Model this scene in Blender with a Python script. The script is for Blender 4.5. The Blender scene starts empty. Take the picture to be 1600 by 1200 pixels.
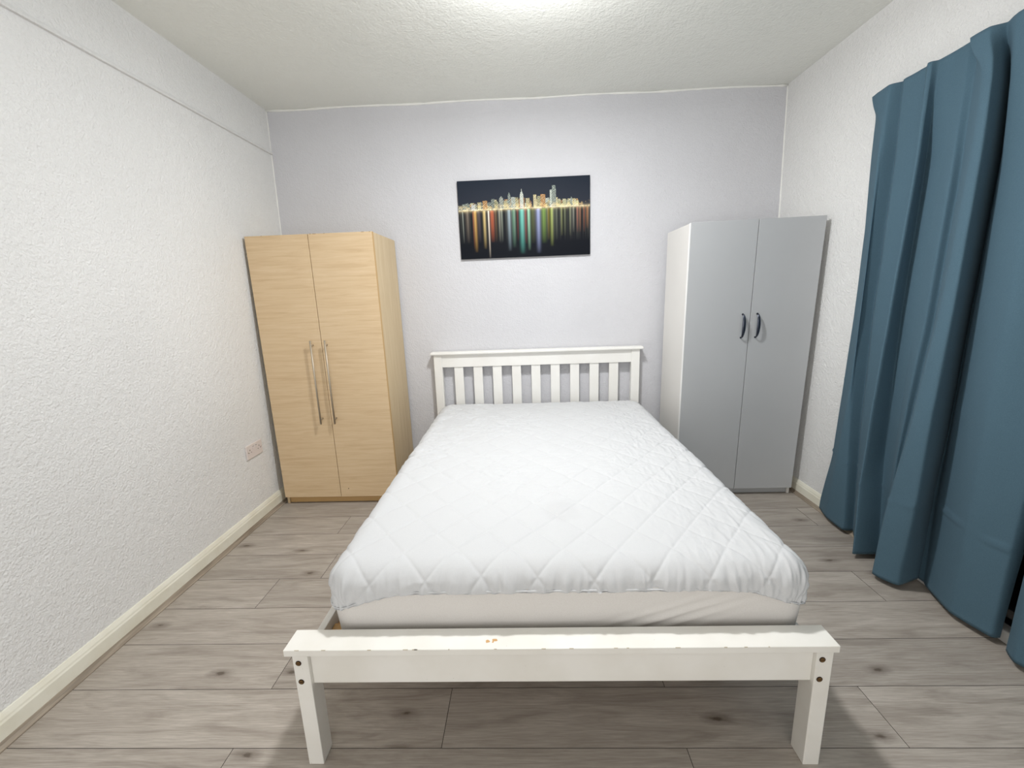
import bpy, bmesh, math, random
import numpy as np
from mathutils import Vector, Matrix
random.seed(4)
rng = np.random.default_rng(7)
scene = bpy.context.scene
col = scene.collection

# ---------------------------------------------------------------- camera
F_PX, PITCH, YAW, ROLL, CAM_H = 669.26, -0.2063, -0.0338, -0.0354, 1.3054
cd = bpy.data.cameras.new('camera')
cam = bpy.data.objects.new('camera', cd); col.objects.link(cam)
cd.sensor_width = 36; cd.sensor_fit = 'HORIZONTAL'; cd.lens = 36 * F_PX / 1600
cd.clip_start = 0.02
fwd = Vector((math.sin(YAW) * math.cos(PITCH), math.cos(YAW) * math.cos(PITCH), math.sin(PITCH)))
rt = Vector((math.cos(YAW), -math.sin(YAW), 0)); up = rt.cross(fwd)
r2 = rt * math.cos(ROLL) + up * math.sin(ROLL); u2 = -rt * math.sin(ROLL) + up * math.cos(ROLL)
M = Matrix((r2, u2, -fwd)).transposed().to_4x4(); M.translation = (0, 0, CAM_H)
cam.matrix_world = M
scene.camera = cam

# ---------------------------------------------------------------- world, light, exposure
w = bpy.data.worlds.new('night'); scene.world = w; w.use_nodes = True
w.node_tree.nodes['Background'].inputs[0].default_value = (0.01, 0.013, 0.02, 1)
w.node_tree.nodes['Background'].inputs[1].default_value = 0.3

def point_light(name, loc, power, colour, radius):
    ld = bpy.data.lights.new(name, 'POINT'); ld.energy = power; ld.color = colour
    ld.shadow_soft_size = radius
    o = bpy.data.objects.new(name, ld); o.location = loc; col.objects.link(o); return o
# the lamp of the room, close under the ceiling, just above the top edge of the picture
def disc_light(name, loc, power, colour, size):
    ld = bpy.data.lights.new(name, 'AREA'); ld.shape = 'DISK'; ld.size = size; ld.energy = power; ld.color = colour
    ld.spread = math.radians(180)
    o = bpy.data.objects.new(name, ld); o.location = loc; col.objects.link(o); return o
disc_light('ceiling_lamp_light', (0.08, 1.72, 2.43), 20, (0.985, 0.99, 1.0), 0.13)
point_light('ceiling_lamp_glow', (0.08, 1.68, 2.30), 14, (0.985, 0.99, 1.0), 0.06)
# unseen fill light added behind the camera to brighten surfaces facing it
ld = bpy.data.lights.new('rear_fill_light', 'AREA'); ld.shape = 'RECTANGLE'; ld.size = 2.4; ld.size_y = 2.0
ld.energy = 21; ld.color = (1.0, 0.98, 0.96)
ho = bpy.data.objects.new('rear_fill_light', ld); ho.location = (-0.2, -1.35, 1.25)
ho.rotation_euler = (math.radians(90), 0, 0); col.objects.link(ho)

vs = scene.view_settings
vs.view_transform = 'Standard'; vs.look = 'None'; vs.exposure = 0.40; vs.gamma = 1; vs.use_curve_mapping = False

# ---------------------------------------------------------------- helpers
def srgb(r, g, b):
    f = lambda c: (c / 255) / 12.92 if c <= 10 else ((c / 255 + 0.055) / 1.055) ** 2.4
    return (f(r), f(g), f(b), 1)

class Mat:
    def __init__(s, name, colour=(1, 1, 1, 1), rough=0.6, metal=0.0, spec=0.5):
        s.m = bpy.data.materials.new(name); s.m.use_nodes = True
        s.nt = s.m.node_tree; s.b = s.nt.nodes['Principled BSDF']
        s.b.inputs['Base Color'].default_value = colour
        s.b.inputs['Roughness'].default_value = rough
        s.b.inputs['Metallic'].default_value = metal
        s.b.inputs['Specular IOR Level'].default_value = spec
    def n(s, t, **kw):
        x = s.nt.nodes.new(t)
        for k, v in kw.items():
            if hasattr(x, k): setattr(x, k, v)
            else: x.inputs[k.replace('_', ' ')].default_value = v
        return x
    def l(s, a, b): s.nt.links.new(a, b)
    def coord(s, scale=(1, 1, 1), kind='Object'):
        tc = s.n('ShaderNodeTexCoord'); mp = s.n('ShaderNodeMapping')
        mp.inputs['Scale'].default_value = scale
        s.l(tc.outputs[kind], mp.inputs['Vector']); return mp.outputs['Vector']
    def noise(s, vec, scale, detail=4, rough=0.5, dist=0.0):
        x = s.n('ShaderNodeTexNoise'); x.inputs['Scale'].default_value = scale
        x.inputs['Detail'].default_value = detail; x.inputs['Roughness'].default_value = rough
        x.inputs['Distortion'].default_value = dist
        s.l(vec, x.inputs['Vector']); return x.outputs['Fac']
    def ramp(s, fac, stops):
        x = s.n('ShaderNodeValToRGB'); e = x.color_ramp.elements
        while len(e) < len(stops): e.new(0.5)
        for i, (p, c) in enumerate(stops): e[i].position = p; e[i].color = c
        s.l(fac, x.inputs['Fac']); return x.outputs['Color']
    def mix(s, fac, a, b, mode='MIX'):
        x = s.n('ShaderNodeMix', data_type='RGBA', blend_type=mode)
        for sock, v in ((x.inputs[0], fac), (x.inputs[6], a), (x.inputs[7], b)):
            if hasattr(v, 'is_output'): s.l(v, sock)
            else: sock.default_value = v
        return x.outputs[2]
    def math(s, op, a, b=0.0, c=0.0):
        x = s.n('ShaderNodeMath', operation=op)
        for i, v in enumerate((a, b, c)):
            if hasattr(v, 'is_output'): s.l(v, x.inputs[i])
            else: x.inputs[i].default_value = v
        return x.outputs[0]
    def base(s, c): s.l(c, s.b.inputs['Base Color'])
    def bump(s, h, strength=0.3, dist=0.002):
        x = s.n('ShaderNodeBump'); x.inputs['Strength'].default_value = strength
        x.inputs['Distance'].default_value = dist
        s.l(h, x.inputs['Height']); s.l(x.outputs['Normal'], s.b.inputs['Normal'])

def wall_mat(name, c, scale=115, strength=0.8, dist=0.0065, blot=0.04):
    m = Mat(name, c, 0.75, spec=0.25)
    v = m.coord()
    h = m.noise(v, scale, 3, 0.55, 0.3)
    h2 = m.noise(v, scale * 0.33, 2, 0.5)
    m.bump(m.math('ADD', h, m.math('MULTIPLY', h2, 0.8)), strength, dist)
    d = tuple(x * (1 - blot) for x in c[:3]) + (1,)
    m.base(m.ramp(m.noise(v, 1.7, 4), [(0.35, d), (0.65, c)]))
    return m.m

MW_SIDE = wall_mat('white_textured_paint', srgb(236, 236, 235))
MW_BACK = wall_mat('lilac_grey_paint', srgb(210, 210, 214), 125, 0.6, 0.005)
MC = wall_mat('cream_ceiling_paint', srgb(238, 239, 233), 80, 0.6, 0.006)
M_BEAD = Mat('white_caulk', srgb(240, 240, 236), 0.6).m

m = Mat('cream_gloss_paint', srgb(226, 222, 200), 0.35)
v = m.coord(); m.base(m.ramp(m.noise(v, 9, 5), [(0.3, srgb(228, 224, 206)), (0.6, srgb(238, 236, 222))])); M_SKIRT = m.m
m = Mat('brown_scotia', srgb(150, 138, 122), 0.5)
v = m.coord((30, 2, 30)); m.base(m.ramp(m.noise(v, 3, 3), [(0.3, srgb(128, 116, 102)), (0.7, srgb(168, 156, 140))])); M_SCOT = m.m

def floor_mat():
    m = Mat('grey_oak_laminate', srgb(160, 150, 138), 0.42, spec=0.4)
    uv = m.n('ShaderNodeUVMap'); uv.uv_map = 'UVMap'
    def mp(sx, sy):
        x = m.n('ShaderNodeMapping'); x.inputs['Scale'].default_value = (sx, sy, 1)
        m.l(uv.outputs['UV'], x.inputs['Vector']); return x.outputs['Vector']
    at = m.n('ShaderNodeAttribute'); at.attribute_name = 'plank'
    # knots bend the grain round them
    kn = m.n('ShaderNodeTexVoronoi'); kn.inputs['Scale'].default_value = 1.0; kn.voronoi_dimensions = '2D'; kn.inputs['Randomness'].default_value = 1.0
    m.l(mp(2.3, 5.6), kn.inputs['Vector'])
    sep = m.n('ShaderNodeSeparateColor'); m.l(kn.outputs['Color'], sep.inputs[0])
    kd = m.math('ADD', kn.outputs['Distance'], m.math('MULTIPLY', m.math('GREATER_THAN', sep.outputs[0], 0.4), 1.0))
    kd = m.math('ADD', kd, m.math('MULTIPLY', m.math('SUBTRACT', m.noise(mp(14, 36), 1.0, 4, 0.7), 0.5), 0.13))
    g = m.noise(mp(1.3, 10), 1.9, 6, 0.62, 1.2)
    fine = m.noise(mp(7, 190), 1.6, 4, 0.65)
    cat = m.noise(mp(0.9, 6.5), 1.7, 4, 0.55, 1.4)
    wav = m.n('ShaderNodeTexWave'); wav.wave_type = 'BANDS'; wav.bands_direction = 'Y'
    wav.inputs['Scale'].default_value = 4.5; wav.inputs['Distortion'].default_value = 9.0
    wav.inputs['Detail'].default_value = 3; wav.inputs['Detail Scale'].default_value = 1.2
    m.l(mp(1.0, 6.0), wav.inputs['Vector'])
    c = m.ramp(g, [(0.25, srgb(150, 141, 131)), (0.46, srgb(180, 171, 161)), (0.7, srgb(200, 192, 182))])
    c = m.mix(m.math('MULTIPLY', wav.outputs['Fac'], 0.16), c, srgb(138, 127, 117))
    c = m.mix(m.ramp(cat, [(0.6, (0, 0, 0, 1)), (0.74, (0.45, 0.45, 0.45, 1))]), c, srgb(120, 110, 101))
    c = m.mix(m.ramp(fine, [(0.40, (0.26, 0.26, 0.26, 1)), (0.6, (0, 0, 0, 1))]), c, srgb(116, 107, 98))
    c = m.mix(m.ramp(kd, [(0.015, (0.85, 0.85, 0.85, 1)), (0.04, (0.45, 0.45, 0.45, 1)), (0.14, (0, 0, 0, 1))]), c, srgb(78, 64, 52))
    c = m.mix(1.0, c, m.ramp(at.outputs['Fac'], [(0, (0.86, 0.86, 0.86, 1)), (1, (1, 1, 1, 1))]), 'MULTIPLY')
    m.base(c); m.bump(fine, 0.12, 0.001)
    return m.m
M_FLOOR = floor_mat()
M_DARK = Mat('dark_joint_and_night', srgb(60, 54, 48), 0.9).m

def beech(name, axis, c1, c2, c3):
    m = Mat(name, c2, 0.45, spec=0.35)
    sc = {'x': (2.2, 9, 34), 'z': (30, 30, 1.6)}[axis]
    v = m.coord(sc); g = m.noise(v, 1.5, 6, 0.6, 0.8)
    v2 = m.coord(tuple(3.2 * q for q in sc)); f = m.noise(v2, 1.9, 4, 0.7)
    c = m.ramp(g, [(0.28, c1), (0.5, c2), (0.75, c3)])
    c = m.mix(m.ramp(f, [(0.35, (0.22, 0.22, 0.22, 1)), (0.55, (0, 0, 0, 1))]), c, c1)
    m.base(c); m.bump(f, 0.05, 0.0005); return m.m
M_BEECH = beech('beech_laminate_door', 'x', srgb(205, 176, 138), srgb(216, 190, 153), srgb(223, 199, 165))
M_BEECHS = beech('beech_laminate_side', 'z', srgb(196, 172, 134), srgb(206, 184, 147), srgb(214, 194, 160))
M_BEDGE = Mat('beech_edge_band', srgb(196, 160, 108), 0.5).m
M_CHIP = Mat('chipboard', srgb(168, 138, 100), 0.9).m

def speck_paint(name, c, d, rough=0.4, amt=0.66):
    m = Mat(name, c, rough, spec=0.4); v = m.coord()
    base = m.ramp(m.noise(v, 5, 4), [(0.35, d), (0.6, c)])
    sp = m.ramp(m.noise(v, 130, 5, 0.7), [(amt, (0, 0, 0, 1)), (amt + 0.06, (0.7, 0.7, 0.7, 1))])
    gate = m.ramp(m.noise(v, 7, 2), [(0.5, (0, 0, 0, 1)), (0.62, (1, 1, 1, 1))])
    m.base(m.mix(m.mix(1.0, sp, gate, 'MULTIPLY'), base, srgb(140, 120, 92)))
    m.bump(m.noise(v, 60, 3), 0.06, 0.001); return m.m
M_BED = speck_paint('worn_white_paint', srgb(238, 236, 230), srgb(230, 227, 219))
M_BEDH = speck_paint('white_paint', srgb(238, 237, 233), srgb(233, 231, 226), 0.4, 0.9)
M_PINE = beech('bare_pine', 'z', srgb(186, 140, 88), srgb(214, 172, 118), srgb(226, 190, 140))
M_BRASS = Mat('dull_brass', srgb(140, 110, 70), 0.35, 0.9).m
M_HOLE = Mat('bolt_recess', srgb(52, 36, 24), 0.8).m
M_STEEL = Mat('brushed_steel', srgb(186, 176, 160), 0.5, 0.85).m
M_GUN = Mat('dark_grey_chrome', srgb(88, 92, 104), 0.22, 0.9).m
def plain(name, c, rough=0.45, var=0.03):
    m = Mat(name, c, rough, spec=0.35); v = m.coord()
    d = tuple(x * (1 - var) for x in c[:3]) + (1,)
    m.base(m.ramp(m.noise(v, 3, 3), [(0.35, d), (0.65, c)])); m.bump(m.noise(v, 220, 2), 0.04, 0.0004); return m.m
M_GREY = plain('grey_laminate', srgb(186, 188, 190), 0.4)
M_WSIDE = plain('off_white_laminate', srgb(222, 220, 216), 0.45)
M_WEDGE = plain('white_edge_band', srgb(246, 246, 244), 0.4)
M_PLAS = plain('white_plastic', srgb(226, 216, 212), 0.3)
M_SLOT = Mat('black_slot', srgb(40, 36, 34), 0.8).m
M_UPVC = plain('white_upvc', srgb(232, 232, 230), 0.3)
m = Mat('dark_glass', (0.02, 0.025, 0.03, 1), 0.05); m.b.inputs['Transmission Weight'].default_value = 0.6; M_GLASS = m.m
M_CANV = plain('black_canvas', srgb(20, 24, 30), 0.7)

def fabric(name, c, d, weave=900, rough=0.9, sheen=0.3):
    m = Mat(name, c, rough, spec=0.15); v = m.coord()
    m.b.inputs['Sheen Weight'].default_value = sheen
    m.base(m.ramp(m.noise(v, weave, 2, 0.7), [(0.3, d), (0.7, c)]))
    m.bump(m.noise(v, weave, 2), 0.12, 0.0006); return m.m
M_CURT = fabric('teal_blackout_fabric', srgb(85, 111, 126), srgb(73, 99, 114), 520, 0.9, 0.03)
M_QUILT = fabric('white_quilted_cotton', srgb(207, 208, 209), srgb(203, 204, 206), 300, 0.9, 0.0)
def stain(mat, loc, r, c):
    nt = mat.node_tree; b_ = nt.nodes['Principled BSDF']; src = b_.inputs['Base Color'].links[0].from_socket
    tc = nt.nodes.new('ShaderNodeTexCoord'); d_ = nt.nodes.new('ShaderNodeVectorMath'); d_.operation = 'DISTANCE'; d_.inputs[1].default_value = loc
    nt.links.new(tc.outputs['Object'], d_.inputs[0])
    nz = nt.nodes.new('ShaderNodeTexNoise'); nz.inputs['Scale'].default_value = 16; nt.links.new(tc.outputs['Object'], nz.inputs['Vector'])
    ma = nt.nodes.new('ShaderNodeMath'); ma.operation = 'MULTIPLY_ADD'; ma.inputs[1].default_value = .08; nt.links.new(nz.outputs['Fac'], ma.inputs[0]); nt.links.new(d_.outputs['Value'], ma.inputs[2])
    mr = nt.nodes.new('ShaderNodeMapRange'); mr.inputs['From Min'].default_value = r + .055; mr.inputs['From Max'].default_value = r + .025
    mr.inputs['To Min'].default_value = 0; mr.inputs['To Max'].default_value = .32; nt.links.new(ma.outputs[0], mr.inputs['Value'])
    mx = nt.nodes.new('ShaderNodeMix'); mx.data_type = 'RGBA'; nt.links.new(mr.outputs[0], mx.inputs[0]); nt.links.new(src, mx.inputs[6]); mx.inputs[7].default_value = c
    nt.links.new(mx.outputs[2], b_.inputs['Base Color'])
M_SKIRTF = fabric('white_stretch_jersey', srgb(222, 219, 215), srgb(216, 212, 208), 300, 0.9, 0.0)

def link(name, me, mat, parent=None):
    o = bpy.data.objects.new(name, me); col.objects.link(o)
    if mat is not None:
        for mm in (mat if isinstance(mat, (list, tuple)) else [mat]): me.materials.append(mm)
    if parent: o.parent = parent
    return o
def empty(name, loc, label, cat, rz=0, group=None):
    o = bpy.data.objects.new(name, None); col.objects.link(o); o.location = loc; o.rotation_euler.z = rz
    o.empty_display_size = 0.1
    o['label'] = label; o['category'] = cat
    if group: o['group'] = group
    return o
def structure(o): o['kind'] = 'structure'; return o

class MB:
    """collects shapes into one bmesh"""
    def __init__(s): s.bm = bmesh.new()
    def box(s, x0, x1, y0, y1, z0, z1, bev=0.0, mat=0, seg=2):
        t = bmesh.new(); bmesh.ops.create_cube(t, size=1)
        for vv in t.verts:
            vv.co = Vector((x0 + (vv.co.x + .5) * (x1 - x0), y0 + (vv.co.y + .5) * (y1 - y0), z0 + (vv.co.z + .5) * (z1 - z0)))
        if bev > 0:
            bmesh.ops.bevel(t, geom=t.edges[:], offset=bev, segments=seg, affect='EDGES', profile=0.5)
        for f in t.faces: f.material_index = mat
        s._join(t); return s
    def _join(s, t, smooth=False):
        if smooth:
            for f in t.faces: f.smooth = True
        me = bpy.data.meshes.new('t'); t.to_mesh(me); t.free(); s.bm.from_mesh(me); bpy.data.meshes.remove(me)
    def cyl(s, a, b, r, seg=20, mat=0, r2=None, smooth=True):
        a, b = Vector(a), Vector(b); d = b - a; t = bmesh.new()
        bmesh.ops.create_cone(t, cap_ends=True, segments=seg, radius1=r, radius2=r if r2 is None else r2, depth=d.length)
        q = d.to_track_quat('Z', 'Y')
        for vv in t.verts: vv.co = q @ vv.co + (a + b) / 2
        for f in t.faces: f.material_index = mat; f.smooth = smooth and len(f.verts) == 4
        s._join(t); return s
    def loft(s, rings, mat=0, closed=True, caps=True, smooth=True):
        bm = s.bm; vr = [[bm.verts.new(p) for p in r] for r in rings]; n = len(vr[0])
        for i in range(len(vr) - 1):
            for j in range(n if closed else n - 1):
                f = bm.faces.new((vr[i][j], vr[i][(j + 1) % n], vr[i + 1][(j + 1) % n], vr[i + 1][j]))
                f.smooth = smooth; f.material_index = mat
        if caps and closed:
            for r in (vr[0], vr[-1]):
                f = bm.faces.new(r); f.material_index = mat
        return s
    def warp(s, fn):
        for vv in s.bm.verts: vv.co = Vector(fn(*vv.co))
        return s
    def build(s, name, mat, parent=None):
        bmesh.ops.recalc_face_normals(s.bm, faces=s.bm.faces)
        me = bpy.data.meshes.new(name); s.bm.to_mesh(me); s.bm.free(); return link(name, me, mat, parent)

def grid_noise(x, y, scale, seed=0, octv=1, pers=0.5):
    """value noise over numpy arrays"""
    out = np.zeros_like(x, dtype=float); amp = 1.0; tot = 0
    for o in range(octv):
        r = np.random.default_rng(seed + o * 31); T = r.random((256, 256))
        X = x * scale * 2 ** o + 57.3; Y = y * scale * 2 ** o + 91.7
        xi = np.floor(X).astype(int); yi = np.floor(Y).astype(int); fx = X - xi; fy = Y - yi
        fx = fx * fx * (3 - 2 * fx); fy = fy * fy * (3 - 2 * fy)
        g = lambda a, b: T[a % 256, b % 256]
        out += amp * ((g(xi, yi) * (1 - fx) + g(xi + 1, yi) * fx) * (1 - fy) + (g(xi, yi + 1) * (1 - fx) + g(xi + 1, yi + 1) * fx) * fy)
        tot += amp; amp *= pers
    return out / tot

def np_mesh(name, V, nu, nv, mat, parent=None, closed_u=False):
    """V: (nv, nu, 3) grid"""
    idx = np.arange(nu * nv).reshape(nv, nu)
    if closed_u: nxt = np.roll(idx, -1, axis=1); a, b = idx[:-1], nxt[:-1]; c, d = nxt[1:], idx[1:]
    else: a, b, c, d = idx[:-1, :-1], idx[:-1, 1:], idx[1:, 1:], idx[1:, :-1]
    F = np.stack([a, b, c, d], -1).reshape(-1, 4)
    me = bpy.data.meshes.new(name)
    me.vertices.add(nu * nv); me.vertices.foreach_set('co', V.reshape(-1).astype(np.float32))
    me.loops.add(F.size); me.loops.foreach_set('vertex_index', F.reshape(-1).astype(np.int32))
    me.polygons.add(len(F)); me.polygons.foreach_set('loop_start', np.arange(0, F.size, 4, dtype=np.int32))
    me.polygons.foreach_set('loop_total', np.full(len(F), 4, dtype=np.int32))
    me.update(calc_edges=True); me.validate()
    me.polygons.foreach_set('use_smooth', [True] * len(me.polygons))
    return link(name, me, mat, parent)

# ---------------------------------------------------------------- the room
XL, XR, H, D, YB = -1.6540, 1.7160, 2.5098, 2.998, -1.5
SL, SR = 0.0165, -0.0225                      # the old side walls lean in a little towards the ceiling
wx_l = lambda z: XL + SL * z
wx_r = lambda z: XR + SR * z

# floor: real planks 0.197 m wide across the room
PW, Y0 = 0.197, 0.0265
joints = {4: -0.91, 5: -0.281, 6: -0.91, 8: -1.215, 7: 0.52, 9: 0.33, 10: -0.7}
PL = 1.345
mb = MB(); bm = mb.bm
uvl = bm.loops.layers.uv.new('UVMap'); pl = bm.faces.layers.float.new('plank_f')
def plank(x0, x1, y0, y1):
    g = 0.0009
    x0, x1, y0, y1 = x0 + g, x1 - g, y0 + g, y1 - g
    vv = [bm.verts.new(p) for p in ((x0, y0, 0), (x1, y0, 0), (x1, y1, 0), (x0, y1, 0))]
    f = bm.faces.new(vv); ou, ov = random.random() * 60, random.random() * 60
    for lp in f.loops: lp[uvl].uv = (lp.vert.co.x + ou, lp.vert.co.y + ov)
    f[pl] = random.random()
    lo = [bm.verts.new((q.co.x, q.co.y, -0.006)) for q in vv]
    for i in range(4):
        ff = bm.faces.new((vv[i], lo[i], lo[(i + 1) % 4], vv[(i + 1) % 4])); ff.material_index = 1
xa, xb = XL - 0.02, XR + 0.02
for row in range(-8, 16):
    y0 = Y0 + row * PW; y1 = y0 + PW
    j = joints.get(row, random.uniform(-1, 1)); cuts = sorted(c for c in (j + k * PL for k in range(-4, 5)) if xa + 0.02 < c < xb - 0.02)
    e = [xa] + cuts + [xb]
    for a, b in zip(e[:-1], e[1:]): plank(a, b, y0, min(y1, D + 0.02) if y0 < D else y1)
mb.box(xa, xb, YB - 0.1, D + 0.05, -0.09, -0.0045, mat=1)
vals = None
bm.faces.ensure_lookup_table(); vals = [f[pl] for f in bm.faces]
me = bpy.data.meshes.new('floor'); bm.to_mesh(me); bm.free()
at = me.attributes.new('plank', 'FLOAT', 'FACE'); at.data.foreach_set('value', vals)
structure(link('floor', me, [M_FLOOR, M_DARK]))

structure(MB().box(XL - .2, XR + .2, YB - .2, D + .2, H, H + .12).build('ceiling', MC))
def lean_l(x, y, z): return (x + SL * z, y, z)
def lean_r(x, y, z): return (x + SR * z, y, z)
structure(MB().box(XL - .12, XL, YB - .1, D + .1, -0.09, H + .05).warp(lean_l).build('wall_left', MW_SIDE))
structure(MB().box(XL - .2, XR + .2, D, D + .12, -0.09, H + .05).build('wall_back', MW_BACK))
# closed wall behind the camera
b = MB(); b.box(XL - .2, XR + .2, YB - .12, YB, -0.09, H + .05); structure(b.build('wall_front', MW_SIDE))
# right wall with the opening of the glazed door behind the curtains
DY0, DY1, DZ = 0.25, 1.80, 2.03
b = MB()
b.box(XR, XR + .14, DY1, D + .1, -0.09, H + .05); b.box(XR, XR + .14, YB - .1, DY0, -0.09, H + .05)
b.box(XR, XR + .14, DY0, DY1, DZ, H + .05)
structure(b.warp(lean_r).build('wall_right', MW_SIDE))
# glazed door
f = MB(); t = 0.06
f.box(XR + .012, XR + .08, DY0, DY0 + t, 0.0, DZ, .004); f.box(XR + .012, XR + .08, DY1 - t, DY1, 0.0, DZ, .004)
f.box(XR + .012, XR + .08, DY0 + t, DY1 - t, DZ - t, DZ, .004); f.box(XR - .004, XR + .09, DY0 + .002, DY1 - .002, 0.0, 0.05, .004)
f.box(XR + .012, XR + .08, (DY0 + DY1) / 2 - .05, (DY0 + DY1) / 2 + .05, 0.05, DZ - t, .004)
dr = structure(f.warp(lean_r).build('door_1', M_UPVC))
MB().box(XR + .035, XR + .055, DY0 + t, DY1 - t, 0.05, DZ - t).warp(lean_r).build('glass_pane', M_GLASS, dr)
structure(MB().box(XR + .1, XR + .13, DY0 - .1, DY1 + .1, -.05, DZ + .05).warp(lean_r).build('night_backing', M_DARK))  # dark sheet added behind the glass, its colour stands for the night outside

# skirting boards with their floor-coloured scotia
def profile_run(pts, y0, y1, side, mat, name):
    """pts: (distance from wall, z) polygon; side -1 left wall, +1 right wall"""
    b = MB(); ys = np.linspace(y0, y1, 14)
    base = XL if side < 0 else XR
    rings = []
    for y in ys:
        k = 0.0008 * math.sin(y * 7 + 1)
        rings.append([(base - side * (d + (k if d > 0 else 0)) + (SL if side < 0 else SR) * z, y, z) for d, z in pts])
    b.loft(rings, smooth=False); return structure(b.build(name, mat))
SK = [(-.004, 0), (.016, 0), (.016, .068), (.013, .074), (.012, .080), (.008, .088), (.004, .095), (-.004, .097)]
SC = [(.014, 0.0), (.034, 0), (.034, .004), (.028, .007), (.022, .012), (.018, .019), (.014, .020)]
profile_run(SK, YB, D, -1, M_SKIRT, 'baseboard_left')
profile_run(SC, YB, D, -1, M_SCOT, 'trim_1')
profile_run([(d * .9, z * .95) for d, z in SK], DY1 + .005, D, 1, M_SKIRT, 'baseboard_right')
profile_run([(d * .9, z) for d, z in SC], DY1 + .005, D, 1, M_SCOT, 'trim_2')
# thin ledge along the upper left wall
b = MB(); RZ = 2.252
b.loft([[(wx_l(z) + d, y, z) for d, z in ((-.004, RZ - .004), (.012, RZ - .004), (.014, RZ), (.006, RZ + .014), (-.004, RZ + .014))] for y in np.linspace(YB, D, 10)], smooth=False)
structure(b.build('trim_3', MW_SIDE))
# caulk beads in the corners
def bead(path, r, name):
    b = MB(); rings = []
    for i, p in enumerate(path):
        p = Vector(p); q = Vector(path[min(i + 1, len(path) - 1)]) - Vector(path[max(i - 1, 0)]); q.normalize()
        a = q.orthogonal().normalized(); c = q.cross(a); rr = r * (0.75 + 0.5 * random.random())
        rings.append([p + (a * math.cos(t) + c * math.sin(t)) * rr for t in np.linspace(0, 2 * math.pi, 9)[:-1]])
    b.loft(rings); return structure(b.build(name, M_BEAD))
n = 90
bead([(wx_l(H) + (wx_r(H) - wx_l(H)) * i / n, D, H - 0.003 - .003 * math.sin(i * .3)) for i in range(n + 1)], .0065, 'trim_4')
bead([(wx_r(z), D, z) for z in np.linspace(0, H, 60)], .005, 'trim_5')
bead([(wx_l(z), D, z) for z in np.linspace(0, H, 60)], .004, 'trim_6')

# ---------------------------------------------------------------- wardrobes
def wardrobe(name, label, loc, rz, W, Dp, Ht, split, pz, lean, slope, mats, edge_side, tip=0.0):
    """local: x 0..W, y 0 (door front)..Dp (back), z 0..Ht; parts: carcass, plinth, edge_strip, door x2"""
    mdoor, mside, medge, mpl = mats
    root = empty(name, loc, label, 'wardrobe', rz)
    fn = lambda x, y, z: (x + lean * z, y - tip * z, z + slope * (x / W - .5) * z / Ht)
    dt = 0.018; t = 0.016
    b = MB()
    b.box(0, t, dt + .002, Dp, 0, Ht - .002, .0008); b.box(W - t, W, dt + .002, Dp, 0, Ht - .002, .0008)
    b.box(t, W - t, dt + .002, Dp, Ht - .002 - t, Ht - .002, .0008); b.box(t, W - t, dt + .002, Dp, pz, pz + t)
    b.box(t, W - t, Dp - .006, Dp - .002, pz, Ht - t)
    b.box(split - t / 2, split + t / 2, dt + .01, Dp - .01, pz + t, Ht - 2 * t)
    b.warp(fn).build('carcass', mside, root)
    b = MB(); b.box(t, W - t, dt + .012, dt + .028, 0.003, pz, .0008); b.warp(fn).build('plinth', mpl, root)
    g = .0016; doors = []
    for i, (x0, x1) in enumerate(((0.001, split - g), (split + g, W - .001))):
        b = MB(); b.box(x0, x1, 0, dt, pz + .001, Ht, .0012)
        doors.append(b.warp(fn).build('door', mdoor, root))
    if edge_side is not None:
        b = MB(); x = 0 if edge_side < 0 else W
        b.box(x - .0015 if x == 0 else x - .0005, x + .0005 if x == 0 else x + .0015, .0002, dt - .0002, pz + .002, Ht - .001)
        b.warp(fn).build('edge_band', medge, doors[0 if edge_side < 0 else 1])
    return root, doors, fn

# beech wardrobe on the left
LWW = 0.7524
beech_w, bd, fn = wardrobe('wardrobe', 'pale beech wood-effect two-door wardrobe with long bar handles in the left corner',
    (-1.6015, 2.5598, 0), -0.0081, LWW, .425, 1.686, 0.3752, .0505, -0.0045, 0.0,
    (M_BEECH, M_BEECHS, M_BEDGE, M_BEDGE), 1)
for d, x in ((bd[0], .3215), (bd[1], .4095)):
    h = MB()
    h.cyl((x, -.032, .555), (x + .001, -.032, 1.075), .0054, 20)
    for z in (.585, 1.045): h.cyl((x, -.032, z), (x, .001, z), .0048, 14)
    h.warp(fn).build('handle', M_STEEL, d)
s = MB(); s.cyl((.4295, -.0006, .1075), (.4295, .001, .1075), .0032, 12); s.warp(fn).build('screw_cap', M_HOLE, bd[1])
bfn = fn
# chips where the top edge of the doors has broken away
random.seed(9)
for x, wd in ((.10, .006), (.385, .012), (.405, .02), (.47, .006), (.69, .016), (.735, .008)):
    c = MB(); c.box(x, x + wd, -.0006, .006, 1.6835, 1.6866, .0006)
    c.warp(bfn).build('edge_chip', M_CHIP, beech_w)

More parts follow.
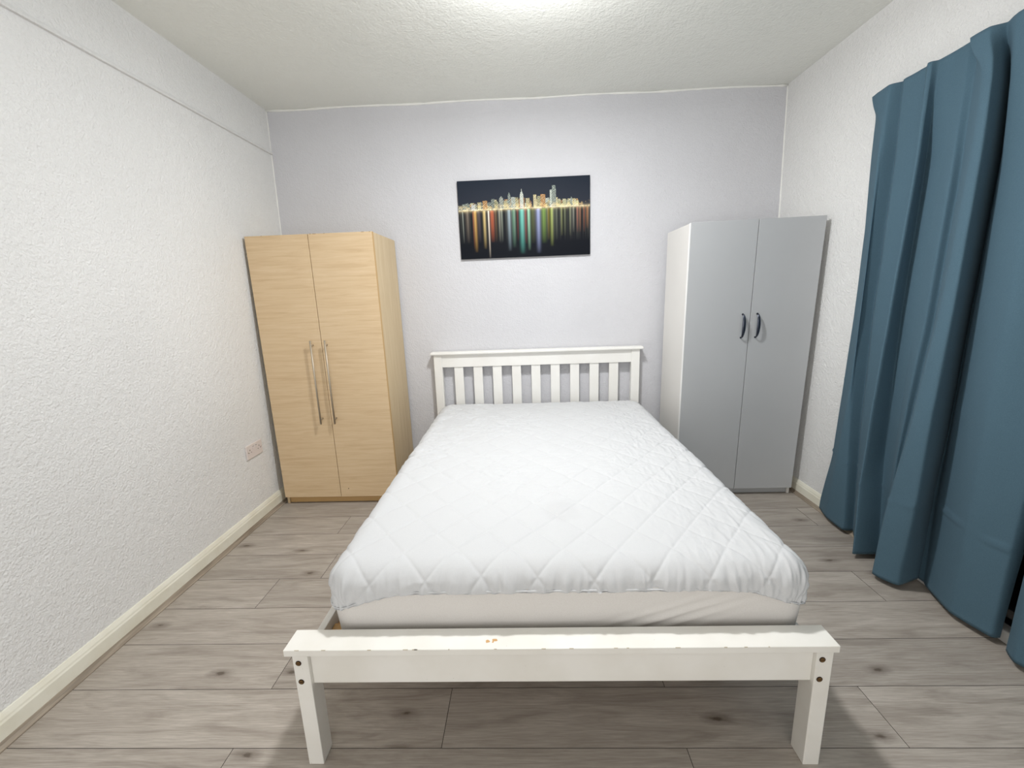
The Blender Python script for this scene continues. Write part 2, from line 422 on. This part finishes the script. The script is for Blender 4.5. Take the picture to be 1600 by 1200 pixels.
# grey wardrobe on the right
GW = 0.7208
grey_w, gd, fn = wardrobe('wardrobe', 'grey two-door wardrobe with white side and small bow handles beside the curtain',
    (1.6590 - GW * math.cos(-.0086), 2.5672 - GW * math.sin(-.0086), 0), -0.0086, GW, .395, 1.6578, 0.3646, .0455, -0.0098, .0097,
    (M_GREY, M_WSIDE, M_WEDGE, M_GREY), -1, tip=.0527)
for d, x in ((gd[0], .3200), (gd[1], .4015)):
    h = MB(); rings = []; N = 22
    for i in range(N + 1):
        t_ = i / N; a = math.pi * t_
        y = -.003 - .027 * math.sin(a) ** .75; z = 1.0815 + .0675 * -math.cos(a)
        wd = .0034 + .0072 * math.sin(a) ** 1.5; th = .0025 + .0012 * math.sin(a)
        # tangent of the arch
        ty, tz = -.027 * math.cos(a), .0675 * math.sin(a) + 1e-6; L = math.hypot(ty, tz); ny, nz = -tz / L, ty / L
        rings.append([(x + wd * math.cos(q), y + ny * th * math.sin(q), z + nz * th * math.sin(q)) for q in np.linspace(0, 2 * math.pi, 13)[:-1]])
    h.loft(rings)
    for z in (1.0145, 1.1485): h.cyl((x, -.004, z), (x, .001, z), .0052, 16)
    h.warp(fn).build('handle', M_GUN, d)

# ---------------------------------------------------------------- bed frame
BX0, BX1 = -.6547, .779
bed = empty('bed_frame', (0.062, 1.95, 0), 'worn white painted wooden double bed frame with slatted headboard', 'bed')
def bpart(mb, name, mat, parent=bed, rel=(0.062, 1.95, 0)):
    mb.warp(lambda x, y, z: (x - rel[0], y - rel[1], z)); return mb.build(name, mat, parent)
def fb_leg(x0, x1, bolts):
    b = MB(); b.box(x0, x1, .967, 1.023, 0, .3725, .002); lg = bpart(b, 'leg', M_BED)
    for bx, bz in bolts:
        c = MB(); c.cyl((bx, .9668, bz), (bx, .9655, bz), .0078, 20, 1); c.cyl((bx, .9656, bz), (bx, .9645, bz), .0056, 18, 0)
        c.box(bx - .0045, bx + .0045, .9640, .9646, bz - .0008, bz + .0008, mat=1)
        bpart(c, 'bolt', [M_BRASS, M_HOLE], lg)
fb_leg(-.6555, -.6125, ((-.6395, .345), (-.6395, .285)))
fb_leg(.7365, .7795, ((.7515, .345), (.7505, .284)))
b = MB(); b.box(-.6125, .7365, .979, 1.005, .268, .3725, .0015); bpart(b, 'footboard_rail', M_BED)
b = MB(); b.box(-.6722, .7878, .9592, 1.033, .3725, .3925, .002, seg=3); cap = bpart(b, 'footboard_cap', M_BED)
# chipped paint on the cap
def chips(spots, z, name, mat, parent):
    b = MB(); 
    for cx, cy, rx, ry in spots:
        k = 9; ph = random.random() * 6
        rr = [0.75 + .45 * random.random() for _ in range(k)]
        top = [(cx + rx * rr[i] * math.cos(ph + 6.283 * i / k), cy + ry * rr[i] * math.sin(6.283 * i / k + ph), z + .0003) for i in range(k)]
        bot = [(p[0], p[1], z - .0005) for p in top]
        b.loft([bot, top], smooth=False)
    return bpart(b, name, mat, parent)
M_CHIPW = Mat('bare_wood_chip', srgb(206, 164, 112), 0.8).m
chips([(-.1235, .985, .006, .0055), (-.105, .989, .008, .0045), (-.109, .983, .003, .003)], .3925, 'paint_chip', M_CHIPW, cap)
M_SCUFF = Mat('scuffed_paint', srgb(194, 184, 164), 0.8).m
random.seed(3)
for i in range(16):
    x = random.uniform(-.66, .78); L = random.uniform(.003, .014)
    b = MB(); b.box(x, x + L, .9588, .9606, .3915 - random.uniform(0, .001), .3929, .0003)
    bpart(b, 'edge_scuff', M_SCUFF, cap)
# side rails with a bare pine cleat inside
for sx, x0, x1 in ((-1, -.652, -.630), (1, .752, .774)):
    b = MB(); b.box(x0, x1, 1.023, 2.93, .235, .335, .002); bpart(b, 'side_rail', M_BEDH)
    b = MB(); c0, c1 = (x1, x1 + .03) if sx < 0 else (x0 - .03, x0)
    b.box(c0, c1, 1.035, 2.92, .245, .285, .001); bpart(b, 'cleat', M_PINE)
for i in range(13):
    y = 1.09 + i * .148
    b = MB(); b.box(-.628, .750, y, y + .07, .285, .303, .002); bpart(b, 'base_slat', M_PINE)
# headboard
HY0, HY1 = 2.929, 2.972
for x0, x1 in ((-.6375, -.580), (.7255, .782)):
    b = MB(); b.box(x0, x1, HY0, HY1, 0, .911, .002); bpart(b, 'headboard_post', M_BEDH)
b = MB(); b.box(-.580, .7255, HY0 + .006, HY1 - .006, .822, .911, .0015); bpart(b, 'top_rail', M_BEDH)
b = MB(); b.box(-.580, .7255, HY0 + .006, HY1 - .006, .40, .47, .0015); bpart(b, 'lower_rail', M_BEDH)
b = MB(); b.box(-.655, .803, 2.912, 2.99, .911, .929, .005, seg=3); bpart(b, 'headboard_cap', M_BEDH)
for i in range(9):
    x = -.5 + i * (1.077 / 8)
    b = MB(); b.box(x, x + .063, HY0 + .013, HY1 - .013, .465, .826, .0015); bpart(b, 'slat', M_BEDH)

# ---------------------------------------------------------------- mattress in its quilted protector
MX0, MX1, MY0, MY1, MZ, MR = -.600, .785, 1.045, 2.918, .566, .080
mat_root = empty('mattress', (.09, 1.98, .303), 'white double mattress in a diamond-quilted fitted protector on the bed frame', 'mattress')
arc = MR * math.pi / 2
def seam_len(px, py):
    """arc length from the inner rectangle to the seam"""
    front = np.clip((py - MY0) / .35, 0, 1)
    cx = np.minimum(px - MX0, MX1 - px)
    dip = np.exp(-(np.clip(cx, 0, None) / .13) ** 2) * (1 - front * .4)
    side = np.where(py > MY0 + .2, .03, 0)
    return arc - .012 + .062 * dip + side * 0
def surf(ex, ey, d_override=None):
    """ex, ey extended plan coordinates -> position, normal"""
    ix = np.clip(ex, MX0 + MR, MX1 - MR); iy = np.clip(ey, MY0 + MR, MY1 - MR)
    dx, dy = ex - ix, ey - iy; d = np.hypot(dx, dy) + 1e-9
    nx, ny = dx / d, dy / d
    if d_override is not None: d = d_override
    else: d = np.minimum(d, seam_len(ix + nx * MR, iy + ny * MR))
    a = np.clip(d / MR, 0, math.pi / 2); dn = np.clip(d - arc, 0, None)
    rad = MR * np.sin(a) - 0.10 * dn * 1.0
    P = np.stack([ix + nx * rad, iy + ny * rad, MZ - MR * (1 - np.cos(a)) - dn], -1)
    N = np.stack([nx * np.sin(a), ny * np.sin(a), np.cos(a)], -1)
    return P, N, d
ext = arc + .06
nx_, ny_ = 470, 620
U, Vv = np.meshgrid(np.linspace(MX0 + MR - ext, MX1 - MR + ext, nx_), np.linspace(MY0 + MR - ext, MY1 - MR + ext, ny_))
P, N, dd = surf(U, Vv)
# quilting
qx, qy = .158, .19
wob = .02 * (grid_noise(U, Vv, 3, 5) - .5)
qa = (U + wob - .016) / qx + (Vv - MY0) / qy; qb = (U - wob - .016) / qx - (Vv - MY0) / qy
da = np.abs(qa - np.round(qa)); db = np.abs(qb - np.round(qb))
k = 1 / math.hypot(1 / qx, 1 / qy)
sa, sb = da * k, db * k                       # metres to the nearest stitch line
st = np.minimum(sa, sb)
puff = .62 * (1 - np.exp(-(st / .0045) ** 1.3)) + .38 * (1 - np.exp(-(st / .028) ** 1.4))
edge = np.clip((dd - MR * .55) / (arc * .5), 0, 1)
disp = .0044 * puff
# puckers along stitch lines and creases over the top
wr = grid_noise(U * 1.0 + Vv * .5, Vv * 2.2 - U * .4, 14, 11, 3)
ridge = 1 - np.abs(2 * wr - 1) * 2.2
wr2 = grid_noise(U * 2.4, Vv * .8, 16, 23, 3); ridge2 = 1 - np.abs(2 * wr2 - 1) * 2.2
leftness = np.clip((.25 - U) / .6, 0, 1); far = np.clip((Vv - 1.25) / .6, 0, 1)
gate = np.clip(grid_noise(U, Vv, 2.6, 40, 2) * 2 - .6, 0, 1)
disp += .0052 * np.clip(ridge, -.3, 1) * gate * (.5 + .7 * leftness) * (.35 + .65 * far)
disp += .0050 * np.clip(ridge2, -.3, 1) * np.clip((U - .25) / .3, 0, 1) * (.4 + .6 * gate)
w3 = grid_noise(U * .8 + Vv * .6, Vv * 1.6 - U * .9, 34, 51, 2); r3 = np.clip(1 - np.abs(2 * w3 - 1) * 2.6, 0, 1)
disp += .0018 * r3 * np.clip((Vv - 1.25) / .3, .1, 1) * np.clip(grid_noise(U, Vv, 3.5, 141, 2) * 2.2 - .7, 0, 1)
disp += .004 * (grid_noise(U, Vv, 4, 70, 2) - .5)
# gathers where the elastic pulls the quilt over the edge
per = np.where(np.abs(N[..., 0]) > np.abs(N[..., 1]), Vv, U)
gat = grid_noise(per + .12 * dd * np.sign(np.sin(per * 20)), dd * .22, 62, 81, 2) - .5
disp += .0125 * gat * edge
disp -= .0015 * edge
# gentle body sag and softly rounded plan
sag = -.004 * np.clip((1.35 - Vv) / .3, 0, 1) ** 2
P = P + N * disp[..., None]; P[..., 2] += sag + .004 * (grid_noise(U, Vv, 1.3, 99) - .5)
P -= np.array(mat_root.location)
np_mesh('quilted_cover', P, nx_, ny_, M_QUILT, mat_root)
stain(M_QUILT, (.02, -.62, .263), .06, srgb(195, 195, 196))
# stretch skirt below the seam, all round the mattress
nu, nv = 900, 34
def perim(nu):
    L = []; a, b2 = MX1 - MX0 - 2 * MR, MY1 - MY0 - 2 * MR; cr = MR * math.pi / 2
    tot = 2 * a + 2 * b2 + 4 * cr
    for i in range(nu):
        s_ = tot * i / nu; segs = [('f', a), ('c', cr, 0), ('r', b2), ('c', cr, 1), ('b', a), ('c', cr, 2), ('l', b2), ('c', cr, 3)]
        for sg in segs:
            if s_ <= sg[1]: break
            s_ -= sg[1]
        x0, x1, y0, y1 = MX0 + MR, MX1 - MR, MY0 + MR, MY1 - MR
        if sg[0] == 'f': L.append((x0 + s_, y0, 0, -1))
        elif sg[0] == 'r': L.append((x1, y0 + s_, 1, 0))
        elif sg[0] == 'b': L.append((x1 - s_, y1, 0, 1))
        elif sg[0] == 'l': L.append((x0, y1 - s_, -1, 0))
        else:
            q = sg[2]; an = -math.pi / 2 + q * math.pi / 2 + s_ / MR
            cx, cy = ((x1, y0), (x1, y1), (x0, y1), (x0, y0))[q]; L.append((cx, cy, math.cos(an), math.sin(an)))
    return np.array(L)
PR = perim(nu)
ix, iy, nxx, nyy = (PR[:, i][None, :] for i in range(4))
sl = seam_len(ix + nxx * MR, iy + nyy * MR)
tt = np.linspace(0, 1, nv)[:, None]
zbot = .306
dmax = arc + (MZ - MR - zbot)
dS = (sl - .004) + (dmax - sl + .004) * tt
exx = ix + nxx * dS * 0; a = np.clip(dS / MR, 0, math.pi / 2); dn = np.clip(dS - arc, 0, None)
rad = MR * np.sin(a) - .10 * dn - .003 - .004 * np.sin(math.pi * np.clip(tt * 1.5, 0, 1)) * 0
rad = rad - .02 * np.clip((tt - .8) / .2, 0, 1) ** 2
sarc = np.arange(nu)[None, :] / nu
X = ix + nxx * rad; Y = iy + nyy * rad; Z = MZ - MR * (1 - np.cos(a)) - dn
# stretch creases at the lower right front
frontm = (nyy < -.5)
cr_ = np.exp(-((X - .36) / .22) ** 2) * frontm
u_ = (Z - .33) - (X - .20) * .36
crease = np.sin(u_ * 190) * np.exp(-(u_ / .05) ** 2)
off = .0035 * crease * cr_ + .003 * (grid_noise(X * 1.0 + Y, Z * 1.5, 9, 5, 2) - .5) + 0.012 * nyy * 0
X = X + nxx * off; Y = Y + nyy * off
V = np.stack([X + 0 * Z, Y + 0 * Z, Z], -1) - np.array(mat_root.location)
np_mesh('stretch_skirt', V, nu, nv, M_SKIRTF, mat_root, closed_u=True)
# piping of the seam
rings = []
p1 = np.stack([ix + nxx * (MR * np.sin(np.clip(sl / MR, 0, math.pi / 2)) + .000), iy + nyy * (MR * np.sin(np.clip(sl / MR, 0, math.pi / 2))), MZ - MR * (1 - np.cos(np.clip(sl / MR, 0, math.pi / 2))) - np.clip(sl - arc, 0, None)], -1)[0] - np.array(mat_root.location)
nn = np.stack([nxx[0], nyy[0], 0 * nyy[0]], -1); ring = []
for q in np.linspace(0, 2 * math.pi, 9)[:-1]:
    ring.append(p1 + nn * (.0022 * math.cos(q)) + np.array((0, 0, 1.)) * (.0022 * math.sin(q)))
np_mesh('seam_piping', np.stack(ring + [ring[0]], 0), nu, 9, M_QUILT, mat_root, closed_u=True)
# underside of the mattress
b = MB(); b.box(MX0 + .05, MX1 - .05, MY0 + .05, MY1 - .05, .304, .309, .001)
b.warp(lambda x, y, z: (x - .09, y - 1.98, z - .303)).build('underside', M_SKIRTF, mat_root)

# ---------------------------------------------------------------- canvas picture
PX0, PX1, PZ0, PZ1 = -.4126, .4487, 1.5478, 2.0363
pic = empty('canvas_picture', ((PX0 + PX1) / 2, D, (PZ0 + PZ1) / 2), 'canvas print of a night city skyline reflected in water, on the back wall', 'picture')
pic.rotation_euler.y = -0.0035
PWd, PH = PX1 - PX0, PZ1 - PZ0
b = MB(); b.box(-PWd / 2, PWd / 2, -.019, -.001, -PH / 2, PH / 2, .0015); b.build('stretcher', M_CANV, pic)
NX, NZ = 520, 300
u, v = np.meshgrid(np.linspace(0, 1, NX), np.linspace(1, 0, NZ))      # v = 1 top
def lin(c): 
    c = np.array(c, float) / 255; return np.where(c <= .04045, c / 12.92, ((c + .055) / 1.055) ** 2.4)
IMG = np.zeros((NZ, NX, 3))
WL = .625                                                     # shoreline
skyc = lin((44, 52, 66)); watc = lin((12, 16, 24))
t_ = np.clip((v - WL) / (1 - WL), 0, 1)[..., None]
IMG[:] = np.where(v[..., None] > WL, lin((44, 48, 58)) * (1 - t_) + lin((30, 38, 50)) * t_, watc)
R = np.random.default_rng(12)
# low city band and towers: (centre u, half width, height, colour, spire)
towers = []
for i in range(120):
    c_ = R.uniform(.01, .9); wd_ = R.uniform(.006, .016); mid = math.exp(-((c_ - .5) / .33) ** 2)
    towers.append((c_, wd_, R.uniform(.035, .085 + .06 * mid), R.choice([0, 1, 2, 3, 4]), 0))
towers += [(.205, .018, .115, 3, 0), (.265, .012, .135, 2, 0), (.29, .013, .10, 1, 0), (.33, .015, .165, 4, 1), (.39, .010, .205, 2, 1),
           (.42, .016, .145, 4, 0), (.485, .013, .225, 4, 2), (.53, .014, .125, 0, 0), (.585, .012, .165, 0, 0), (.615, .011, .145, 1, 0),
           (.645, .018, .165, 3, 0), (.705, .007, .215, 4, 0), (.728, .016, .27, 2, 3), (.765, .014, .10, 1, 0), (.81, .012, .095, 1, 0),
           (.86, .008, .12, 4, 1), (.07, .020, .10, 2, 1), (.045, .014, .085, 2, 0), (.90, .012, .07, 0, 0)]
pal = [lin(c) for c in ((212, 200, 150), (184, 182, 140), (120, 130, 122), (170, 128, 82), (190, 200, 186))]
for c_, wd_, h_, k_, sp in towers:
    top = WL + h_
    if sp in (1, 2): w_here = wd_ * np.clip((top - v) / (.03 if sp == 1 else .05), .12, 1)
    else: w_here = wd_ * np.where(v > top - .04, .8, 1) if sp == 3 else wd_
    msk = (np.abs(u - c_) < w_here) & (v < top + (.02 if sp == 2 else 0)) & (v > WL)
    lum = .4 + .6 * R.random()
    base = pal[k_] * lum
    cell = np.floor(u * 330).astype(int) * 7919 + np.floor(v * 210).astype(int) * 104729
    lit = ((cell * 2654435761) % 1000) / 1000.
    colr = base[None, None] * (.25 + 1.5 * (lit > .55)[..., None]) + (lit > .93)[..., None] * .5
    IMG = np.where(msk[..., None], colr, IMG)
# hill outline on the right
hill = WL + .05 + .03 * np.exp(-((u - .93) / .06) ** 2)
# shore glow
sg = np.exp(-np.abs(v - WL) / .012)[..., None]
gn = grid_noise(u * 60, v * 0 + 1, 1, 3, 2)[..., None]
IMG += sg * lin((255, 232, 180)) * (.35 + .9 * gn ** 2)
sg2 = np.clip(1 - np.abs(v - WL - .03) / .045, 0, 1)[..., None]
IMG += sg2 * lin((250, 214, 140)) * .35 * (grid_noise(u * 70, v * 45, 1, 8)[..., None] > .55)
# reflections: (u, half width, colour, strength, reach)
refl = [(.03, .004, (200, 205, 190), .5, .5), (.065, .012, (170, 150, 130), .35, .5), (.125, .010, (232, 180, 90), .75, .65), (.11, .004, (190, 90, 50), .5, .6),
        (.155, .010, (150, 130, 130), .3, .5), (.195, .009, (235, 205, 130), .8, .6), (.228, .005, (255, 240, 220), 1.0, .75), (.255, .014, (205, 95, 45), .75, .5),
        (.285, .006, (150, 120, 70), .4, .5), (.31, .006, (190, 190, 170), .5, .5), (.33, .006, (170, 180, 160), .45, .5), (.385, .011, (170, 190, 200), .75, .65),
        (.42, .012, (130, 180, 150), .6, .6), (.45, .006, (150, 60, 50), .5, .5), (.483, .016, (110, 200, 185), .9, .7), (.51, .007, (170, 60, 45), .6, .55),
        (.535, .009, (170, 225, 190), .8, .65), (.565, .014, (120, 130, 70), .4, .55), (.608, .014, (170, 180, 225), .8, .7), (.65, .017, (135, 170, 80), .7, .55),
        (.685, .008, (170, 150, 50), .5, .5), (.71, .010, (190, 205, 110), .7, .6), (.745, .012, (110, 120, 90), .3, .5), (.785, .006, (180, 185, 120), .5, .45),
        (.81, .008, (140, 150, 100), .35, .45), (.85, .006, (170, 175, 130), .4, .45), (.875, .006, (190, 190, 170), .4, .4), (.905, .006, (190, 90, 50), .5, .4),
        (.925, .006, (200, 130, 80), .4, .4), (.955, .005, (200, 110, 70), .45, .4), (.98, .008, (205, 130, 70), .5, .35)]
dep = np.clip((WL - v) / WL, 0, 1)
for c_, wd_, cc, st_, rc in refl:
    fall = np.clip(1 - (dep / (rc * 1.35)), 0, 1) ** .8 * (v < WL - .012)
    IMG += (np.exp(-((u - c_) / wd_) ** 2) * fall * st_)[..., None] * lin(cc) * 1.0
fine_ = grid_noise(u * 150, v * 0, 1, 44)[..., None]
IMG += (v < WL)[..., None] * lin((120, 120, 110)) * fine_ ** 2 * np.clip(1 - dep * 1.4, 0, 1)[..., None] * .75
IMG = np.clip(IMG, 0, .9)
V = np.stack([(u - .5) * PWd * .998, np.full_like(u, -.0194), (v - .5) * PH * .998], -1)
pr = np_mesh('printed_image', V, NX, NZ, None, pic)
ca = pr.data.color_attributes.new('print', 'FLOAT_COLOR', 'POINT')
ca.data.foreach_set('color', np.concatenate([IMG, np.ones((NZ, NX, 1))], -1).reshape(-1).astype(np.float32))
m = Mat('printed_canvas', rough=0.6, spec=0.12); a_ = m.n('ShaderNodeVertexColor'); a_.layer_name = 'print'
m.base(a_.outputs['Color']); pr.data.materials.append(m.m)

# ---------------------------------------------------------------- double socket on the left wall
sy, sz = 2.391, .449
sock = empty('power_socket', (wx_l(sz), sy, sz), 'white double three-pin power socket low on the left wall near the wardrobe', 'socket')
sock.rotation_euler = (0, math.atan(SL), 0)
b = MB(); b.box(0.0005, .0095, -.0745, .0745, -.0425, .0425, .0035, seg=3); b.build('faceplate', M_PLAS, sock)
for s_ in (-1, 1):
    b = MB(); b.box(.0085, .0118, s_ * .014 - .0068, s_ * .014 + .0068, .008, .030, .001); sw = b.build('switch', M_PLAS, sock)
    b = MB(); b.box(.0117, .0121, s_ * .014 - .0045, s_ * .014 + .0045, .025, .0275); b.build('marker', M_SLOT, sw)
    c0 = s_ * .044; b = MB()
    b.box(.0090, .0098, c0 - .002, c0 + .002, .006, .015); b.box(.0090, .0098, c0 - .0145, c0 - .0085, -.0065, -.0028)
    b.box(.0090, .0098, c0 + .0085, c0 + .0145, -.0065, -.0028); b.build('pin_holes', M_SLOT, sock)
    b = MB(); b.cyl((.009, s_ * .0602, 0.0), (.0102, s_ * .0602, 0.0), .0032, 14); b.build('screw', M_STEEL, sock)

# ---------------------------------------------------------------- curtains
# each fold: (x top, x low, [(z, y), ...]); x goes linearly down the drop unless listed
FOLDS = {
 'E0': [(2.0, 1.640, 2.222), (1.55, 1.645, 2.205), (1.15, 1.655, 2.220), (.78, 1.665, 2.246), (.37, 1.683, 2.285), (.07, 1.690, 2.345)],
 'E1': [(2.11, 1.596, 2.200), (2.08, 1.596, 2.190), (1.99, 1.590, 2.118), (1.90, 1.590, 2.115), (1.55, 1.600, 2.115), (1.13, 1.610, 2.122), (.74, 1.622, 2.146), (.38, 1.640, 2.195), (.05, 1.662, 2.250)],
 'E1b': [],
 'C1': [(2.09, 1.605, 2.050), (1.84, 1.628, 2.066), (1.13, 1.645, 2.092), (.62, 1.660, 2.094), (.05, 1.682, 2.080)],
 'P2': [],
 'R2': [(2.10, 1.578, 1.905), (1.77, 1.575, 1.893), (1.14, 1.575, 1.922), (.70, 1.575, 1.938), (.38, 1.575, 1.945), (.05, 1.572, 1.925)],
 'V2': [(2.10, 1.600, 1.882), (1.77, 1.622, 1.900), (1.14, 1.635, 1.925), (.53, 1.658, 1.930), (.03, 1.670, 1.900)],
 'M3': [(2.10, 1.602, 1.82), (1.77, 1.612, 1.82), (1.14, 1.615, 1.835), (.53, 1.640, 1.86), (.03, 1.665, 1.872)],
 'R3': [(2.09, 1.598, 1.765), (1.64, 1.590, 1.750), (1.15, 1.588, 1.757), (.88, 1.590, 1.775), (.55, 1.610, 1.810), (.05, 1.645, 1.845)],
 'V3': [(2.09, 1.602, 1.735), (1.64, 1.604, 1.725), (1.15, 1.602, 1.732), (.88, 1.602, 1.750), (.55, 1.612, 1.790), (.05, 1.620, 1.820)],
 'R4': [(2.11, 1.572, 1.742), (2.08, 1.570, 1.732), (1.99, 1.560, 1.662), (1.70, 1.556, 1.650), (1.16, 1.550, 1.662), (.96, 1.550, 1.684), (.71, 1.550, 1.703), (.52, 1.550, 1.731), (.34, 1.548, 1.752), (.02, 1.545, 1.770)],
 'R4b': [(2.11, 1.570, 1.680), (1.99, 1.560, 1.630), (1.69, 1.557, 1.612), (1.16, 1.552, 1.612), (.73, 1.560, 1.632), (.40, 1.575, 1.652), (.06, 1.592, 1.690)],
 'V4': [(2.10, 1.600, 1.650), (1.95, 1.640, 1.640), (1.70, 1.655, 1.640), (1.16, 1.672, 1.662), (.72, 1.676, 1.672), (.44, 1.678, 1.688), (.04, 1.686, 1.693)],
 'P5': [(2.09, 1.580, 1.598), (1.68, 1.600, 1.585), (1.16, 1.620, 1.605), (.73, 1.648, 1.632), (.38, 1.664, 1.645), (.05, 1.676, 1.650)],
 'P6': [(2.10, 1.580, 1.455), (1.51, 1.572, 1.462), (1.17, 1.576, 1.455), (.89, 1.590, 1.473), (.48, 1.620, 1.492), (.05, 1.655, 1.520)],
 'EA': [(2.10, 1.600, 1.345), (1.2, 1.600, 1.340), (.59, 1.625, 1.350), (.30, 1.645, 1.370), (.05, 1.660, 1.385)],
 'EX': [(2.10, 1.640, 1.345), (1.2, 1.665, 1.340), (.59, 1.680, 1.350), (.05, 1.690, 1.378)],
}
FOLDS['E1b'] = [(z_f, x_f - .032, y_f + .028) for z_f, x_f, y_f in FOLDS['C1']]
FOLDS['P2'] = [(z_f, x_f + (.035 if z_f < 2 else .018), y_f + .030) for z_f, x_f, y_f in FOLDS['R2']]
FOLDS['C1b'] = [(z_f, x_f - .010, y_f - .022) for z_f, x_f, y_f in FOLDS['C1']]
FOLDS['R2b'] = [(z_f, x_f + .004, y_f - .012) for z_f, x_f, y_f in FOLDS['R2']]
DEEP = {'R2b': -.018, 'R2': -.022, 'R4': -.020, 'R4b': -.022, 'P6': -.020, 'E1': -.008, 'R3': -.006, 'C1': .012, 'V2': -.012, 'V4': .02, 'M3': -.008}
for k_f, dx_f in DEEP.items():          # push ridges into the room and valleys towards the wall
    FOLDS[k_f] = [(z_f, x_f + dx_f * min(1, max(0, (2.12 - z_f) / .35)), y_f * (x_f + dx_f * min(1, max(0, (2.12 - z_f) / .35))) / x_f) for z_f, x_f, y_f in FOLDS[k_f]]
def curtain(name, folds, order, label, y_edge=None, nz=150, sub=14):
    zt, zb = 2.118, .026
    zs = np.linspace(zt, zb, nz)
    ctrl = []
    for kx in order:
        pts = sorted(folds[kx]); z_ = np.array([p[0] for p in pts]); x_ = np.array([p[1] for p in pts]); y_ = np.array([p[2] for p in pts])
        X_ = np.interp(zs, z_, x_); Y_ = np.interp(zs, z_, y_)
        kk = 3; pad = lambda a: np.convolve(np.pad(a, kk, mode='edge'), np.ones(2 * kk + 1) / (2 * kk + 1), 'valid')
        ctrl.append(np.stack([pad(X_), pad(Y_)], -1))
    C_ = np.stack(ctrl, 1)                               # (nz, n, 2)
    n_ = C_.shape[1]; outp = []
    for i in range(n_ - 1):
        p0 = C_[:, max(i - 1, 0)]; p1 = C_[:, i]; p2 = C_[:, i + 1]; p3 = C_[:, min(i + 2, n_ - 1)]
        for j in range(sub):
            t = j / sub
            # cardinal spline with some tension keeps the folds crisp
            k_ = .27; m1 = k_ * (p2 - p0); m2 = k_ * (p3 - p1)
            h00 = 2 * t ** 3 - 3 * t ** 2 + 1; h10 = t ** 3 - 2 * t ** 2 + t; h01 = -2 * t ** 3 + 3 * t ** 2; h11 = t ** 3 - t ** 2
            outp.append(h00 * p1 + h10 * m1 + h01 * p2 + h11 * m2)
    outp.append(C_[:, -1]); S = np.stack(outp, 1)        # (nz, nu, 2)
    nu_ = S.shape[1]; Z_ = np.repeat(zs[:, None], nu_, 1)
    X_, Y_ = S[..., 0], S[..., 1]
    # heading tape: narrow gathered band at the top, the cloth swells out below it
    # packing creases low on the drop
    d_ = 0
    lim = .0
    for zc, amp in ((.392, .006), (.80, .0012), (1.20, .001)):
        zz = zc + .012 * np.sin(Y_ * 9)
        d_ = d_ + amp * np.exp(-((Z_ - zz) / .0045) ** 2)
    d_ = d_ + .004 * (grid_noise(Y_ * 1.2, Z_ * .8, 7, 3, 2) - .5)
    d_ = d_ + .003 * (grid_noise(Y_ * 2, Z_, 22, 13, 2) - .5) * np.clip((Z_ - 1.85) / .2, 0, 1)
    X_ = X_ - d_
    wall = XR + SR * Z_ - .014
    X_ = np.minimum(X_, wall)
    X_ = np.minimum(X_, 1.634 + np.clip((2.07 - Z_) / .10, 0, 1) * .06)
    V_ = np.stack([X_, Y_, Z_], -1)
    org = np.array([1.60, float(Y_.mean()), 0.0])
    root = empty(name, tuple(org), label, 'curtain')
    o = np_mesh('fabric_panel', V_ - org, nu_, nz, M_CURT, root)
    sm = o.modifiers.new('thickness', 'SOLIDIFY'); sm.thickness = .0022; sm.offset = 0
    # hem fold: a second layer of cloth along the bottom
    return root, S, zs, org
rootA, SA, zsA, orgA = curtain('curtain', FOLDS, ['E0', 'E1', 'E1b', 'C1', 'C1b', 'P2', 'R2', 'R2b', 'V2', 'M3', 'R3', 'V3', 'R4', 'R4b', 'V4', 'P5', 'P6', 'EA', 'EX'],
    'teal-blue full-length blackout curtain nearest the grey wardrobe')
# second curtain, from the meeting edge towards the camera
FB = {}
yb = 1.335
spec = [(1.312, 1.676), (1.292, 1.618), (1.24, 1.592), (1.16, 1.635), (1.09, 1.575), (1.03, 1.585), (.97, 1.64), (.86, 1.62), (.79, 1.572), (.73, 1.59),
        (.68, 1.64), (.57, 1.61), (.50, 1.57), (.44, 1.60), (.39, 1.645), (.29, 1.60), (.22, 1.575), (.15, 1.64)]
for i, (y, x) in enumerate(spec):
    FB['K%02d' % i] = [(2.1, x * .4 + 1.60 * .6, y), (1.7, x, y), (.6, x + .015, y + .01), (.05, min(x + .035, 1.675), y + .02 + .012 * math.sin(i))]
rootB, SB, zsB, orgB = curtain('curtain', FB, sorted(FB), 'teal-blue curtain at the lower right edge, overlapping past the dark gap')
for r, S_, o_ in ((rootA, SA, orgA), (rootB, SB, orgB)):
    # gathered heading tape seen as pinched flares along the top
    pass

# curtain track
tr = empty('curtain_track', (1.652, 1.25, 2.10), 'slim white curtain track hidden along the top of the curtains', 'curtain track')
b = MB(); b.box(-.009, .007, -1.15, .93, -.012, .010, .002); b.build('rail', M_UPVC, tr)
for y in (-1.05, -.4, .25, .85):
    b = MB(); b.box(.006, wx_r(2.1) - 1.652 + .002, y - .012, y + .012, -.010, .014, .002); b.build('bracket', M_UPVC, tr)
